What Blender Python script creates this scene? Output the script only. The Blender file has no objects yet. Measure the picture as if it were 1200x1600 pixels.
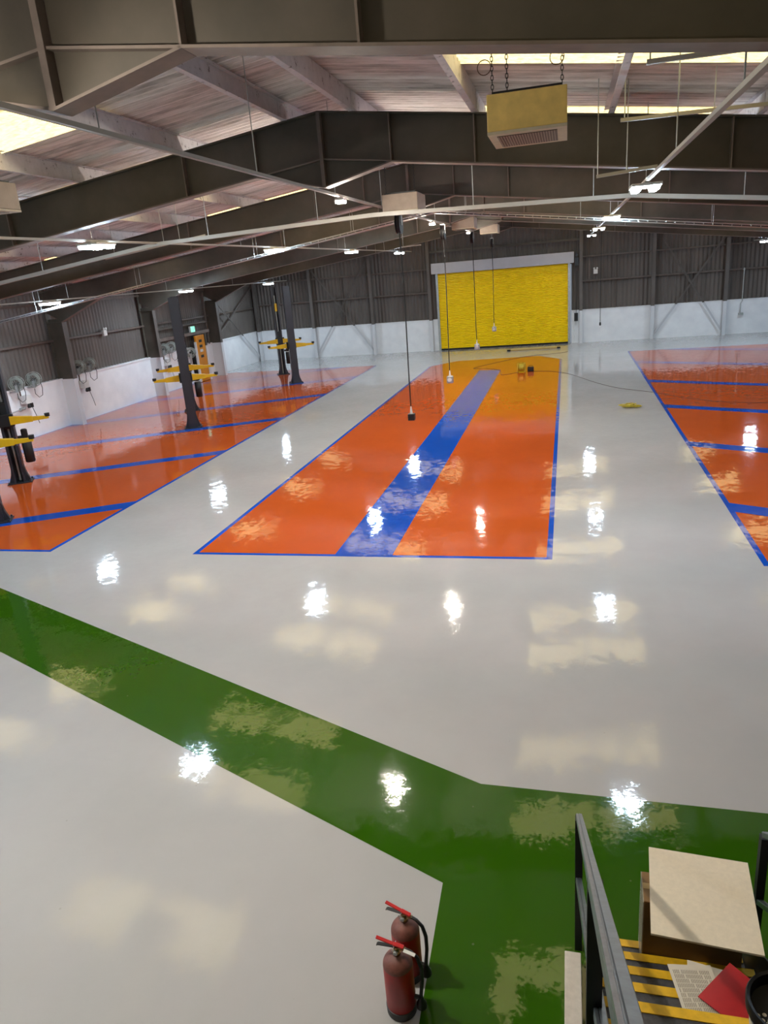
import bpy, math, random
from mathutils import Vector, Matrix
random.seed(7)
C = bpy.context.scene.collection
SC = bpy.context.scene
PI = math.pi
# ------------------------------------------------------------------ camera
FPX, YAW, PITCH, ROLL, EYE = 1130.67, -0.262005, 0.318656, -0.0847382, 4.2
LAMP = 325.0        # radiance of the LED diffusers
SKY = 2.15          # radiance of the daylit rooflight sheets
SC.view_settings.view_transform = 'Standard'
SC.view_settings.look = 'None'
SC.view_settings.exposure = 0.0
SC.view_settings.gamma = 1.0
SC.view_settings.use_curve_mapping = False
cy, sy, cp, sp, cr, sr = (math.cos(YAW), math.sin(YAW), math.cos(PITCH), math.sin(PITCH), math.cos(ROLL), math.sin(ROLL))
fwd = Vector((sy*cp, cy*cp, -sp)); rgt = Vector((cy, -sy, 0)); upv = rgt.cross(fwd)
r2 = rgt*cr + upv*sr; u2 = -rgt*sr + upv*cr
cd = bpy.data.cameras.new('camera'); cam = bpy.data.objects.new('camera', cd); C.objects.link(cam)
cd.sensor_fit = 'VERTICAL'; cd.sensor_height = 36.0; cd.lens = FPX*36.0/1600.0; cd.clip_end = 300; cd.clip_start = 0.05
mw = Matrix(((r2.x, u2.x, -fwd.x, 0), (r2.y, u2.y, -fwd.y, 0), (r2.z, u2.z, -fwd.z, EYE), (0, 0, 0, 1)))
cam.matrix_world = mw
SC.camera = cam
w = bpy.data.worlds.new('world'); SC.world = w; w.use_nodes = True
w.node_tree.nodes['Background'].inputs[0].default_value = (0.75, 0.85, 1.0, 1)
w.node_tree.nodes['Background'].inputs[1].default_value = 0.3

# ------------------------------------------------------------------ helpers
class MB:
    def __init__(s): s.v = []; s.f = []; s.m = []
    def face(s, pts, m=0):
        n = len(s.v); s.v += [tuple(p) for p in pts]; s.f.append(tuple(range(n, n+len(pts)))); s.m.append(m)
    def box(s, x0, x1, y0, y1, z0, z1, m=0):
        n = len(s.v)
        s.v += [(x0,y0,z0),(x1,y0,z0),(x1,y1,z0),(x0,y1,z0),(x0,y0,z1),(x1,y0,z1),(x1,y1,z1),(x0,y1,z1)]
        for q in ((0,3,2,1),(4,5,6,7),(0,1,5,4),(1,2,6,5),(2,3,7,6),(3,0,4,7)):
            s.f.append(tuple(n+i for i in q)); s.m.append(m)
        return s
    def bar(s, a, b, wx, wz, m=0, up=(0,0,1)):
        a = Vector(a); b = Vector(b); d = (b-a).normalized(); u = Vector(up)
        if abs(d.dot(u)) > .99: u = Vector((0,1,0))
        sd = d.cross(u).normalized(); u = sd.cross(d).normalized()
        n = len(s.v)
        for p in (a, b):
            for i, j in ((-1,-1),(1,-1),(1,1),(-1,1)): s.v.append(tuple(p + sd*wx*.5*i + u*wz*.5*j))
        for q in ((0,3,2,1),(4,5,6,7),(0,1,5,4),(1,2,6,5),(2,3,7,6),(3,0,4,7)):
            s.f.append(tuple(n+i for i in q)); s.m.append(m)
        return s
    def tube(s, pts, r, n=8, m=0, caps=True, closed=False):
        pts = [Vector(p) for p in pts]; k = len(pts)
        rr = r if isinstance(r, (list, tuple)) else [r]*k
        prev = None; base = len(s.v)
        for i, p in enumerate(pts):
            if closed: t = pts[(i+1) % k] - pts[i-1]
            else: t = pts[min(i+1, k-1)] - pts[max(i-1, 0)]
            t = t.normalized() if t.length > 1e-9 else Vector((0,0,1))
            if prev is None:
                u = Vector((0,0,1)) if abs(t.z) < .9 else Vector((1,0,0))
                u = (u - t*u.dot(t)).normalized()
            else:
                u = (prev - t*prev.dot(t)).normalized()
            prev = u; v = t.cross(u)
            for j in range(n):
                a = 2*PI*j/n; s.v.append(tuple(p + (u*math.cos(a)+v*math.sin(a))*rr[i]))
        for i in range(k if closed else k-1):
            i2 = (i+1) % k
            for j in range(n):
                j2 = (j+1) % n
                s.f.append((base+i*n+j, base+i*n+j2, base+i2*n+j2, base+i2*n+j)); s.m.append(m)
        if caps and not closed:
            s.f.append(tuple(base+j for j in range(n))[::-1]); s.m.append(m)
            s.f.append(tuple(base+(k-1)*n+j for j in range(n))); s.m.append(m)
        return s
    def lathe(s, prof, c=(0,0,0), n=24, axis='z', m=0):
        base = len(s.v); c = Vector(c)
        for r, h in prof:
            for j in range(n):
                a = 2*PI*j/n; x, y = r*math.cos(a), r*math.sin(a)
                p = {'z': (x, y, h), 'x': (h, x, y), 'y': (x, h, y)}[axis]
                s.v.append(tuple(c + Vector(p)))
        for i in range(len(prof)-1):
            for j in range(n):
                j2 = (j+1) % n
                s.f.append((base+i*n+j, base+i*n+j2, base+(i+1)*n+j2, base+(i+1)*n+j)); s.m.append(m)
        if prof[0][0] > 1e-5: s.f.append(tuple(base+j for j in range(n))[::-1]); s.m.append(m)
        if prof[-1][0] > 1e-5: s.f.append(tuple(base+(len(prof)-1)*n+j for j in range(n))); s.m.append(m)
        return s
    def prism(s, poly, y0, y1, m=0, plane='xz'):
        k = len(poly); n = len(s.v)
        for y in (y0, y1):
            for a, b in poly:
                s.v.append({'xz': (a, y, b), 'yz': (y, a, b), 'xy': (a, b, y)}[plane])
        s.f.append(tuple(range(n, n+k))); s.m.append(m)
        s.f.append(tuple(range(n+k, n+2*k))[::-1]); s.m.append(m)
        for i in range(k):
            j = (i+1) % k; s.f.append((n+j, n+i, n+k+i, n+k+j)); s.m.append(m)
        return s
def obj(name, mb, mats, parent=None, loc=(0,0,0), rz=0.0, smooth=False, bevel=0):
    me = bpy.data.meshes.new(name); me.from_pydata(mb.v, [], mb.f); me.validate(); me.update()
    if not isinstance(mats, (list, tuple)): mats = [mats]
    for m in mats: me.materials.append(m)
    if len(mats) > 1 and len(me.polygons) == len(mb.m):
        for p, i in zip(me.polygons, mb.m): p.material_index = i
    import bmesh
    bm = bmesh.new(); bm.from_mesh(me); bmesh.ops.recalc_face_normals(bm, faces=bm.faces); bm.to_mesh(me); bm.free()
    if smooth:
        for p in me.polygons: p.use_smooth = True
        try: me.set_sharp_from_angle(angle=math.radians(40))
        except Exception: pass
    o = bpy.data.objects.new(name, me); C.objects.link(o); o.location = loc; o.rotation_euler = (0,0,rz)
    if parent is not None: o.parent = parent
    if bevel:
        b = o.modifiers.new('bevel', 'BEVEL'); b.width = bevel; b.segments = 2; b.limit_method = 'ANGLE'; b.angle_limit = math.radians(40)
    return o
def tag(o, label=None, cat=None, group=None, kind=None):
    if label: o['label'] = label
    if cat: o['category'] = cat
    if group: o['group'] = group
    if kind: o['kind'] = kind
    return o
def thing(name, label, cat, loc=(0,0,0), rz=0.0, group=None):
    o = bpy.data.objects.new(name, None); C.objects.link(o); o.location = loc; o.rotation_euler = (0,0,rz)
    o.empty_display_size = .1
    return tag(o, label, cat, group)
def dup(root, loc, rz=None, label=None, group=None):
    def cp(o, par):
        c = o.copy(); C.objects.link(c)
        if par is not None: c.parent = par
        for ch in list(kids.get(o, [])): cp(ch, c)
        return c
    kids = {}
    for o in bpy.data.objects:
        if o.parent: kids.setdefault(o.parent, []).append(o)
    r = cp(root, None); r.location = loc
    if rz is not None: r.rotation_euler = (0,0,rz)
    if label: r['label'] = label
    if group: r['group'] = group
    return r

# ------------------------------------------------------------------ materials
def srgb(c):
    return tuple(((x/255)/12.92 if x/255 <= .04045 else ((x/255+.055)/1.055)**2.4) for x in c)
def nt(name):
    m = bpy.data.materials.new(name); m.use_nodes = True
    t = m.node_tree; return m, t, t.nodes['Principled BSDF']
def pos(t, scale=(1,1,1)):
    g = t.nodes.new('ShaderNodeNewGeometry'); mp = t.nodes.new('ShaderNodeMapping'); mp.inputs['Scale'].default_value = scale
    t.links.new(g.outputs['Position'], mp.inputs['Vector']); return mp.outputs['Vector']
def noise(t, vec, sc, det=4, rough=.5):
    n = t.nodes.new('ShaderNodeTexNoise'); n.inputs['Scale'].default_value = sc; n.inputs['Detail'].default_value = det
    n.inputs['Roughness'].default_value = rough; t.links.new(vec, n.inputs['Vector']); return n.outputs['Fac']
def ramp(t, fac, stops):
    r = t.nodes.new('ShaderNodeValToRGB'); e = r.color_ramp.elements
    while len(e) < len(stops): e.new(.5)
    for i, (p, c) in enumerate(stops): e[i].position = p; e[i].color = (*c, 1)
    t.links.new(fac, r.inputs['Fac']); return r.outputs['Color']
def bump(t, b, fac, strength, dist, prev=None):
    n = t.nodes.new('ShaderNodeBump'); n.inputs['Strength'].default_value = strength; n.inputs['Distance'].default_value = dist
    t.links.new(fac, n.inputs['Height'])
    if prev: t.links.new(prev, n.inputs['Normal'])
    t.links.new(n.outputs['Normal'], b.inputs['Normal']); return n.outputs['Normal']
def simple(name, col, rough=.6, metal=0.0, var=.12, sc=6.0, bstr=0, lin=False, coat=0):
    m, t, b = nt(name); c = col if lin else srgb(col)
    lo = tuple(x*(1-var) for x in c); hi = tuple(min(1, x*(1+var)) for x in c)
    f = noise(t, pos(t), sc, 5, .6)
    t.links.new(ramp(t, f, [(.3, lo), (.7, hi)]), b.inputs['Base Color'])
    b.inputs['Roughness'].default_value = rough; b.inputs['Metallic'].default_value = metal
    if coat: b.inputs['Coat Weight'].default_value = coat; b.inputs['Coat Roughness'].default_value = .08
    if bstr: bump(t, b, noise(t, pos(t), sc*8, 3), bstr, .002)
    return m
def floor_mat(name, col):
    m, t, b = nt(name)
    p = pos(t); f = noise(t, p, .5, 5, .6)
    lo = tuple(x*.93 for x in col); hi = tuple(x*1.05 for x in col)
    c = ramp(t, f, [(.3, lo), (.7, hi)])
    # tiny debris specks in the resin
    v = t.nodes.new('ShaderNodeTexVoronoi'); v.inputs['Scale'].default_value = 2.6; t.links.new(p, v.inputs['Vector'])
    gt = t.nodes.new('ShaderNodeMath'); gt.operation = 'LESS_THAN'; gt.inputs[1].default_value = .022
    t.links.new(v.outputs['Distance'], gt.inputs[0])
    sp_ = t.nodes.new('ShaderNodeMath'); sp_.operation = 'MULTIPLY'; sp_.inputs[1].default_value = .35
    t.links.new(gt.outputs[0], sp_.inputs[0])
    mx = t.nodes.new('ShaderNodeMixRGB'); mx.blend_type = 'MIX'; mx.inputs['Color2'].default_value = (.25,.24,.2,1)
    t.links.new(sp_.outputs[0], mx.inputs['Fac']); t.links.new(c, mx.inputs['Color1'])
    t.links.new(mx.outputs['Color'], b.inputs['Base Color'])
    b.inputs['Roughness'].default_value = .055; b.inputs['IOR'].default_value = 1.5
    # gentle ripples of the self-levelling resin, as small tilts of the surface normal
    acc = None
    for sc, k in ((2.2, .020), (8.0, .038), (42.0, .038)):
        n = t.nodes.new('ShaderNodeTexNoise'); n.inputs['Scale'].default_value = sc; n.inputs['Detail'].default_value = 1.0
        t.links.new(p, n.inputs['Vector'])
        v1 = t.nodes.new('ShaderNodeVectorMath'); v1.operation = 'SUBTRACT'; v1.inputs[1].default_value = (.5,.5,.5)
        t.links.new(n.outputs['Color'], v1.inputs[0])
        v2 = t.nodes.new('ShaderNodeVectorMath'); v2.operation = 'MULTIPLY'; v2.inputs[1].default_value = (k,k,0)
        t.links.new(v1.outputs[0], v2.inputs[0])
        v3 = t.nodes.new('ShaderNodeVectorMath'); v3.operation = 'ADD'
        t.links.new(v2.outputs[0], v3.inputs[0])
        if acc is None: v3.inputs[1].default_value = (0,0,1)
        else: t.links.new(acc, v3.inputs[1])
        acc = v3.outputs[0]
    nm = t.nodes.new('ShaderNodeVectorMath'); nm.operation = 'NORMALIZE'; t.links.new(acc, nm.inputs[0])
    t.links.new(nm.outputs[0], b.inputs['Normal'])
    return m
F_GREY = floor_mat('grey_resin_floor', (.440, .432, .425))
F_ORANGE = floor_mat('orange_resin_floor', (.53, .090, .012))
F_BLUE = floor_mat('blue_resin_floor', (.001, .072, .46))
F_GREEN = floor_mat('green_resin_floor', (.026, .095, .002))

def white_paint():
    m, t, b = nt('white_painted_brick')
    br = t.nodes.new('ShaderNodeTexBrick'); br.inputs['Scale'].default_value = 1.0
    br.inputs['Brick Width'].default_value = .225; br.inputs['Row Height'].default_value = .075; br.inputs['Mortar Size'].default_value = .006
    g = t.nodes.new('ShaderNodeNewGeometry'); sx = t.nodes.new('ShaderNodeSeparateXYZ'); t.links.new(g.outputs['Position'], sx.inputs[0])
    ad = t.nodes.new('ShaderNodeMath'); ad.operation = 'ADD'; t.links.new(sx.outputs['X'], ad.inputs[0]); t.links.new(sx.outputs['Y'], ad.inputs[1])
    cb = t.nodes.new('ShaderNodeCombineXYZ'); t.links.new(ad.outputs[0], cb.inputs['X']); t.links.new(sx.outputs['Z'], cb.inputs['Y'])
    t.links.new(cb.outputs[0], br.inputs['Vector'])
    f = noise(t, pos(t), 2.0, 4)
    t.links.new(ramp(t, f, [(.3, (.78,.78,.80)), (.7, (.87,.87,.88))]), b.inputs['Base Color'])
    b.inputs['Roughness'].default_value = .5
    iv = t.nodes.new('ShaderNodeMath'); iv.operation = 'SUBTRACT'; iv.inputs[0].default_value = 1; t.links.new(br.outputs['Fac'], iv.inputs[1])
    bump(t, b, iv.outputs[0], .5, .004)
    return m
WHITE_BRICK = white_paint()
def cladding(name, a, c2):
    m, t, b = nt(name)
    f = noise(t, pos(t, (1.5, 1.5, .25)), 1.6, 6, .65)
    t.links.new(ramp(t, f, [(.28, a), (.72, c2)]), b.inputs['Base Color']); b.inputs['Roughness'].default_value = .65
    return m
CLAD = cladding('brown_wall_cladding', (.088,.072,.062), (.140,.115,.098))
def roofmat():
    m, t, b = nt('grey_roof_sheet')
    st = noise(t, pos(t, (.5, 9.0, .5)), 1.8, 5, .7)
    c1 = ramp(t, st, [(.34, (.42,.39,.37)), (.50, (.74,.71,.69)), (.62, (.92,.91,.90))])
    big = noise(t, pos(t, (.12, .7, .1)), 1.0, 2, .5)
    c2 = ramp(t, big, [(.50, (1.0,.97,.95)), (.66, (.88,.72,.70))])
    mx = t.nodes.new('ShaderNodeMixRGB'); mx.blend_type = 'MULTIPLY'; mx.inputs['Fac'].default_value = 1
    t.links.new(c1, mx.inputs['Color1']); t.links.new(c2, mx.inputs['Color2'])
    t.links.new(mx.outputs['Color'], b.inputs['Base Color']); b.inputs['Roughness'].default_value = .7
    return m
ROOF = roofmat()
def emis(name, col, strength, var=None):
    m, t, b = nt(name)
    b.inputs['Base Color'].default_value = (.6,.6,.6,1); b.inputs['Roughness'].default_value = .5
    b.inputs['Emission Strength'].default_value = strength
    if var:
        f = noise(t, pos(t, (1, 3, 1)), 14, 5, .7)
        t.links.new(ramp(t, f, [(.30, tuple(x*var for x in col)), (.55, col)]), b.inputs['Emission Color'])
    else: b.inputs['Emission Color'].default_value = (*col, 1)
    return m
ROOFLIGHT = emis('weathered_rooflight_sheet', (1.0,.80,.34), SKY, .30)
LED_COOL = emis('cool_led_diffuser', (.64,.83,1.0), LAMP)
LED_WARM = emis('neutral_led_diffuser', (1.0,.90,.76), LAMP*7.8)
def framemat():
    m, t, b = nt('dark_olive_steel')
    g = t.nodes.new('ShaderNodeNewGeometry'); sx = t.nodes.new('ShaderNodeSeparateXYZ'); t.links.new(g.outputs['Position'], sx.inputs[0])
    f = noise(t, pos(t), 1.1, 6, .6)
    c = ramp(t, f, [(.30, (.052,.045,.032)), (.55, (.080,.067,.050)), (.75, (.108,.086,.068))])
    lt = t.nodes.new('ShaderNodeMath'); lt.operation = 'LESS_THAN'; lt.inputs[1].default_value = 1.6; t.links.new(sx.outputs['Z'], lt.inputs[0])
    mx = t.nodes.new('ShaderNodeMixRGB'); mx.inputs['Color2'].default_value = (.68,.67,.66,1)
    t.links.new(lt.outputs[0], mx.inputs['Fac']); t.links.new(c, mx.inputs['Color1']); t.links.new(mx.outputs['Color'], b.inputs['Base Color'])
    b.inputs['Roughness'].default_value = .55
    return m
STEEL_FRAME = framemat()
def postmat():
    m, t, b = nt('brown_post_steel')
    g = t.nodes.new('ShaderNodeNewGeometry'); sx = t.nodes.new('ShaderNodeSeparateXYZ'); t.links.new(g.outputs['Position'], sx.inputs[0])
    f = noise(t, pos(t), 1.1, 6, .6)
    c = ramp(t, f, [(.30, (.080,.066,.056)), (.55, (.11,.092,.08)), (.75, (.14,.118,.10))])
    lt = t.nodes.new('ShaderNodeMath'); lt.operation = 'LESS_THAN'; lt.inputs[1].default_value = 1.6; t.links.new(sx.outputs['Z'], lt.inputs[0])
    mx = t.nodes.new('ShaderNodeMixRGB'); mx.inputs['Color2'].default_value = (.62,.62,.64,1)
    t.links.new(lt.outputs[0], mx.inputs['Fac']); t.links.new(c, mx.inputs['Color1']); t.links.new(mx.outputs['Color'], b.inputs['Base Color'])
    b.inputs['Roughness'].default_value = .55
    return m
POST_STEEL = postmat()
RAILBROWN = simple('brown_rail_paint', (92,80,72), .6, 0, .2, 4)
FLANGE = simple('pale_brown_flange_paint', (112,100,92), .6, 0, .25, 3)  # paler brown than the steel of the frame webs
def purlinmat():
    m, t, b = nt('peeling_white_purlin_paint')
    f = noise(t, pos(t, (1, 1, 1)), 9.0, 8, .72)
    t.links.new(ramp(t, f, [(.365, (.15,.13,.125)), (.40, (.52,.50,.51)), (.75, (.64,.61,.62))]), b.inputs['Base Color'])
    b.inputs['Roughness'].default_value = .6; return m
PURLIN = purlinmat()
GALV = simple('galvanised_steel', (176,180,178), .42, .55, .12, 14)
TRUNK = simple('grey_white_trunking', (158,154,146), .45, 0, .06, 4)
DARKPAINT = simple('charcoal_lift_paint', (44,46,54), .38, 0, .1, 5)
BLACK = simple('black_plastic', (14,14,15), .45, 0, .2, 9)
RUBBER = simple('black_rubber', (18,18,18), .7, 0, .2, 20)
LIFT_YELLOW = simple('yellow_lift_paint', (214,172,8), .4, 0, .1, 6)
DOOR_YELLOW = simple('yellow_shutter_paint', (248,212,0), .42, 0, .04, 2)
SHUTTER_BOX = simple('pale_grey_shutter_box', (178,176,180), .5, 0, .06, 1.5)
WHITE_PL = simple('white_plastic', (215,213,208), .4, 0, .04, 9)
HEATER = simple('yellow_cream_heater_paint', (222,190,108), .5, 0, .14, 7, .2)  # yellower and paler than the other heaters' beige
HEATER_B = simple('beige_heater_paint', (158,140,122), .5, 0, .10, 7, .2)
HEATER_LIP = simple('pale_heater_lip', (190,178,152), .5, 0, .10, 9)
RED = simple('dusty_red_extinguisher_paint', (168,4,12), .42, 0, .15, 10)
RED_DUST = simple('dust_covered_red_paint', (122,74,64), .55, 0, .3, 22)
LEVER_RED = simple('red_lever_paint', (190,18,26), .35, 0, .08, 12)
BRASS = simple('dull_brass', (150,120,80), .35, .8, .15, 30)
CARTON = simple('brown_cardboard', (126,96,58), .75, 0, .1, 8)
BOARD = simple('cream_board', (230,217,194), .7, 0, .05, 40)
NOSE = simple('yellow_stair_nosing', (225,178,18), .6, 0, .12, 25)
TREAD = simple('dark_grey_stair_tread', (70,70,74), .6, 0, .25, 40, .5)
STRINGER = simple('black_stair_steel', (22,22,24), .5, 0, .2, 8)
RAILM = simple('mill_finish_rail_steel', (122,132,140), .30, .8, .22, 30)
PAPER = simple('printed_paper', (214,206,192), .8, 0, .04, 20)
INK = simple('grey_print', (120,112,102), .8, 0, .1, 50)
FOLDER = simple('red_card_folder', (178,24,30), .45, 0, .12, 8)
PLASTER = simple('white_painted_timber', (208,200,188), .7, 0, .08, 30, .5)
HOSE_GREY = simple('grey_green_hose', (150,156,148), .5, 0, .12, 12)
COPPER = simple('dark_copper_pipe', (96,70,56), .5, .3, .2, 10)
ORANGE_DOOR = simple('orange_yellow_panel', (214,138,14), .45, 0, .08, 4)
COIL_YELLOW = simple('dull_yellow_hose', (176,158,40), .5, 0, .35, 14)
TAN = simple('tan_timber', (170,140,84), .6, 0, .15, 12)
CORD_RED = simple('dark_brown_cord', (70,48,40), .6, 0, .1, 20)
EXIT_G = emis('lit_green_sign', (.08,.75,.42), 1.6)
SPOT = emis('lit_indicator_lens', (.9,.95,1.0), 3.0)
def glassm():
    m, t, b = nt('clear_glass'); b.inputs['Transmission Weight'].default_value = 1; b.inputs['Roughness'].default_value = .03
    b.inputs['Base Color'].default_value = (.93,.95,.93,1); return m
GLASS = glassm()
def filmm():
    m, t, b = nt('clear_stretch_film'); f = noise(t, pos(t), 30, 4)
    t.links.new(ramp(t, f, [(.3, (.5,.46,.38)), (.7, (.75,.72,.66))]), b.inputs['Base Color'])
    b.inputs['Roughness'].default_value = .2; b.inputs['Alpha'].default_value = .45; return m
FILM = filmm()

# ------------------------------------------------------------------ shell
XL, XR, XC = -17.05, 10.65, -3.2
YB, YF = -7.0, 39.2
def rtop(x): return 6.28 - .13*abs(x-XC)       # top of rafters
def rroof(x): return 6.53 - .13*abs(x-XC)      # underside of roof sheet
fl = MB()
fl.face([(XL-.3,YB,0),(XR+.3,YB,0),(XR+.3,YF+.3,0),(XL-.3,YF+.3,0)], 0)
def paint(poly, z, m): fl.face([(x,y,z) for x, y in poly], m)
def area(poly): return sum(poly[i][0]*poly[(i+1)%len(poly)][1]-poly[(i+1)%len(poly)][0]*poly[i][1] for i in range(len(poly)))/2
def inset(poly, d):
    n = len(poly); out = []
    sg = 1 if area(poly) > 0 else -1
    for i in range(n):
        a = Vector(poly[i-1]); b = Vector(poly[i]); c = Vector(poly[(i+1)%n])
        d1 = (b-a).normalized(); d2 = (c-b).normalized()
        n1 = Vector((-d1.y, d1.x))*sg; n2 = Vector((-d2.y, d2.x))*sg
        k = (n1+n2); k = k/(1+n1.dot(n2))
        out.append(tuple(b + k*d))
    return out
def clip(poly, ymax=None, ymin=None):
    def cut(P, f):
        R = []
        for i in range(len(P)):
            a, b = P[i-1], P[i]; fa, fb = f(a), f(b)
            if (fa >= 0) != (fb >= 0):
                t = fa/(fa-fb); R.append((a[0]+(b[0]-a[0])*t, a[1]+(b[1]-a[1])*t))
            if fb >= 0: R.append(b)
        return R
    if ymax is not None: poly = cut(poly, lambda p: ymax-p[1])
    if ymin is not None and poly: poly = cut(poly, lambda p: p[1]-ymin)
    return poly
# central bay
cen = [(-6.08,10.12),(-.22,10.12),(-.24,32.95),(-1.25,34.55),(-5.0,34.2),(-6.05,32.7)]
paint(cen, .001, 2); paint(inset(cen, .085), .002, 1)
paint([(-3.6,10.16),(-2.66,10.16),(-2.68,30.5),(-3.58,30.6)], .003, 2)
# side bays with slanting division stripes
lb = [(-16.95,10.13),(-8.86,10.13),(-8.86,34.1),(-16.95,34.15)]
paint(lb, .001, 2); paint(inset(lb, .085), .002, 1)
for y in (12.78,17.25,21.65,26.05,30.45,34.85):
    p = clip([(-8.9,y+.27),(-16.93,y-.54*8.03+.27),(-16.93,y-.54*8.03-.24),(-8.9,y-.24)], 34.05, 10.2)
    if p: paint(p, .003, 2)
rb = [(2.59,10.0),(10.5,10.0),(10.5,34.5),(2.59,34.45)]
paint(rb, .001, 2); paint(inset(rb, .085), .002, 1)
for y in (12.52,17.0,21.5,26.02,30.8,35.3):
    p = clip([(2.65,y+.25),(10.45,y-.52*7.8+.25),(10.45,y-.52*7.8-.23),(2.65,y-.23)], 34.4, 10.1)
    if p: paint(p, .003, 2)
# green walkway
paint([(-.72,5.11),(-8.66,8.64),(-11.8,10.0),(-16.9,10.0),(-16.9,9.3),(-11.2,8.62),(-7.05,6.78),(-.875,4.02),(-.85,2.98),(-.83,.5),(-.8,-6.9),(10.5,-6.9),(10.5,5.06),(1.5,5.07)], .0012, 3)
tag(obj('floor', fl, [F_GREY, F_ORANGE, F_BLUE, F_GREEN]), kind='structure')

def corr(u0, u1, pitch, amp, seg=6):
    n = int(round((u1-u0)/pitch*seg)); return [(u0+(u1-u0)*i/n, amp*math.sin(2*PI*i/seg)) for i in range(n+1)]
def strip(mb, A, B, m=0):
    n = len(mb.v); k = len(A); mb.v += A + B
    for i in range(k-1): mb.f.append((n+i, n+i+1, n+k+i+1, n+k+i)); mb.m.append(m)
rf = MB()
pr = corr(YB, YF+.2, .146, .034)
for xe in (XL-.2, XR+.2):
    strip(rf, [(XC, y, rroof(XC)+.03+h) for y, h in pr], [(xe, y, rroof(xe)+.03+h) for y, h in pr])
rf.box(XC-.25, XC+.25, YB, YF, rroof(XC)+.08, rroof(XC)+.12)
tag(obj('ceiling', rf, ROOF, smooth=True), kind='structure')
# rooflights: daylit translucent sheets, each spanning two purlin spacings
k = 0
for y0, y1 in ((1.9,2.9),(7.62,8.75),(11.3,12.15),(13.45,14.5),(17.4,18.9),(20.0,21.1),(25.0,26.4),(30.8,32.2),(36.4,37.4)):
    for x0, x1 in ((-1.12,1.95),(-8.45,-5.35),(-13.25,-11.65),(5.3,6.85)):
        if x0 in (-13.25, 5.3) and y0 < 10: continue
        k += 1; mb = MB(); q = corr(y0, y1, .146, .022)
        strip(mb, [(x0, y, rroof(x0)-.012+h) for y, h in q], [(x1, y, rroof(x1)-.012+h) for y, h in q])
        tag(obj('window_%d' % k, mb, ROOFLIGHT, smooth=True), kind='structure')

# walls
wl = MB(); wl.box(-17.25,-16.95,YB,31.15,0,1.58); wl.box(-17.25,-16.95,32.45,YF+.3,0,1.58)
wl.box(-17.25,-16.91,YB,31.15,1.58,1.63); wl.box(-17.25,-16.91,32.45,YF+.3,1.58,1.63)
WL = tag(obj('wall_left', wl, WHITE_BRICK), kind='structure')
mb = MB(); q = corr(YB, YF+.2, .19, .028, 6)
strip(mb, [(-17.12+h, y, 1.55) for y, h in q], [(-17.12+h, y, 4.95) for y, h in q])
obj('cladding', mb, CLAD, WL, smooth=True)
def rail_y(z, y0, y1, par, s=.07): obj('cladding_rail', MB().bar((-17.0, y0, z), (-17.0, y1, z), .12, s), RAILBROWN, par)
for z in (2.9, 4.1): rail_y(z, YB, YF, WL)
wf = MB()
wf.box(-17.2,-6.6,YF-.15,YF+.15,0,1.58); wf.box(.2,XR+.2,YF-.15,YF+.15,0,1.58)
wf.box(-17.2,-6.6,YF-.18,YF+.15,1.58,1.62); wf.box(.2,XR+.2,YF-.18,YF+.15,1.58,1.62)
WF = tag(obj('wall_far', wf, WHITE_BRICK), kind='structure')
mb = MB()
for a, b_, zb in ((-17.2,-6.6,1.55),(-6.6,.2,3.85),(.2,XR+.2,1.55)):
    q = corr(a, b_, .19, .028, 6); strip(mb, [(x, YF+.05+h, zb) for x, h in q], [(x, YF+.05+h, rroof(x)+.12) for x, h in q])
obj('cladding', mb, CLAD, WF, smooth=True)
for z in (3.0, 4.15):
    for a, b_ in ((-17,-6.95),(.65,XR)):
        obj('cladding_rail', MB().bar((a, YF-.08, z), (b_, YF-.08, z), .2, .07), RAILBROWN, WF)
obj('cladding_rail', MB().bar((-6.9, YF-.12, 4.98), (.62, YF-.12, 4.98), .14, .10), STEEL_FRAME, WF)
for x in (-11.8, -8.4, 2.3, 5.65):
    obj('cladding_rail', MB().bar((x, YF-.04, 1.6), (x, YF-.04, 4.2), .05, .05), RAILBROWN, WF)
for x in (-7.35, 1.05):
    obj('cladding_rail', MB().bar((x, YF-.16, 3.0), (x, YF-.16, 4.15), .04, .04), FLANGE, WF)
tag(obj('wall_right', MB().box(XR, XR+.2, YB, YF, 0, 4.75), CLAD), kind='structure')
tag(obj('wall_back', MB().prism([(XL-.2,0),(XR+.2,0),(XR+.2,4.7),(XC,6.5),(XL-.2,4.7)], YB-.2, YB), CLAD), kind='structure')
# fire exit recess behind the dwarf wall opening: lintel and orange panel
dr = MB().box(-17.3,-17.14,31.15,32.45,0,2.15)
D1 = tag(obj('door_1', dr, BLACK), kind='structure')  # black slab closing the opening, the interior's darkness put into its colour
obj('lintel', MB().box(-17.02,-16.8,28.0,33.0,2.16,2.30), FLANGE, D1)
obj('lintel', MB().box(-17.02,-16.85,28.0,33.0,2.62,2.70), STEEL_FRAME, D1)
obj('door_frame', MB().bar((-16.9,33.0,1.6),(-16.9,33.0,4.0),.06,.06).bar((-16.9,30.0,2.3),(-16.9,30.0,4.0),.05,.05), FLANGE, D1)

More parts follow.
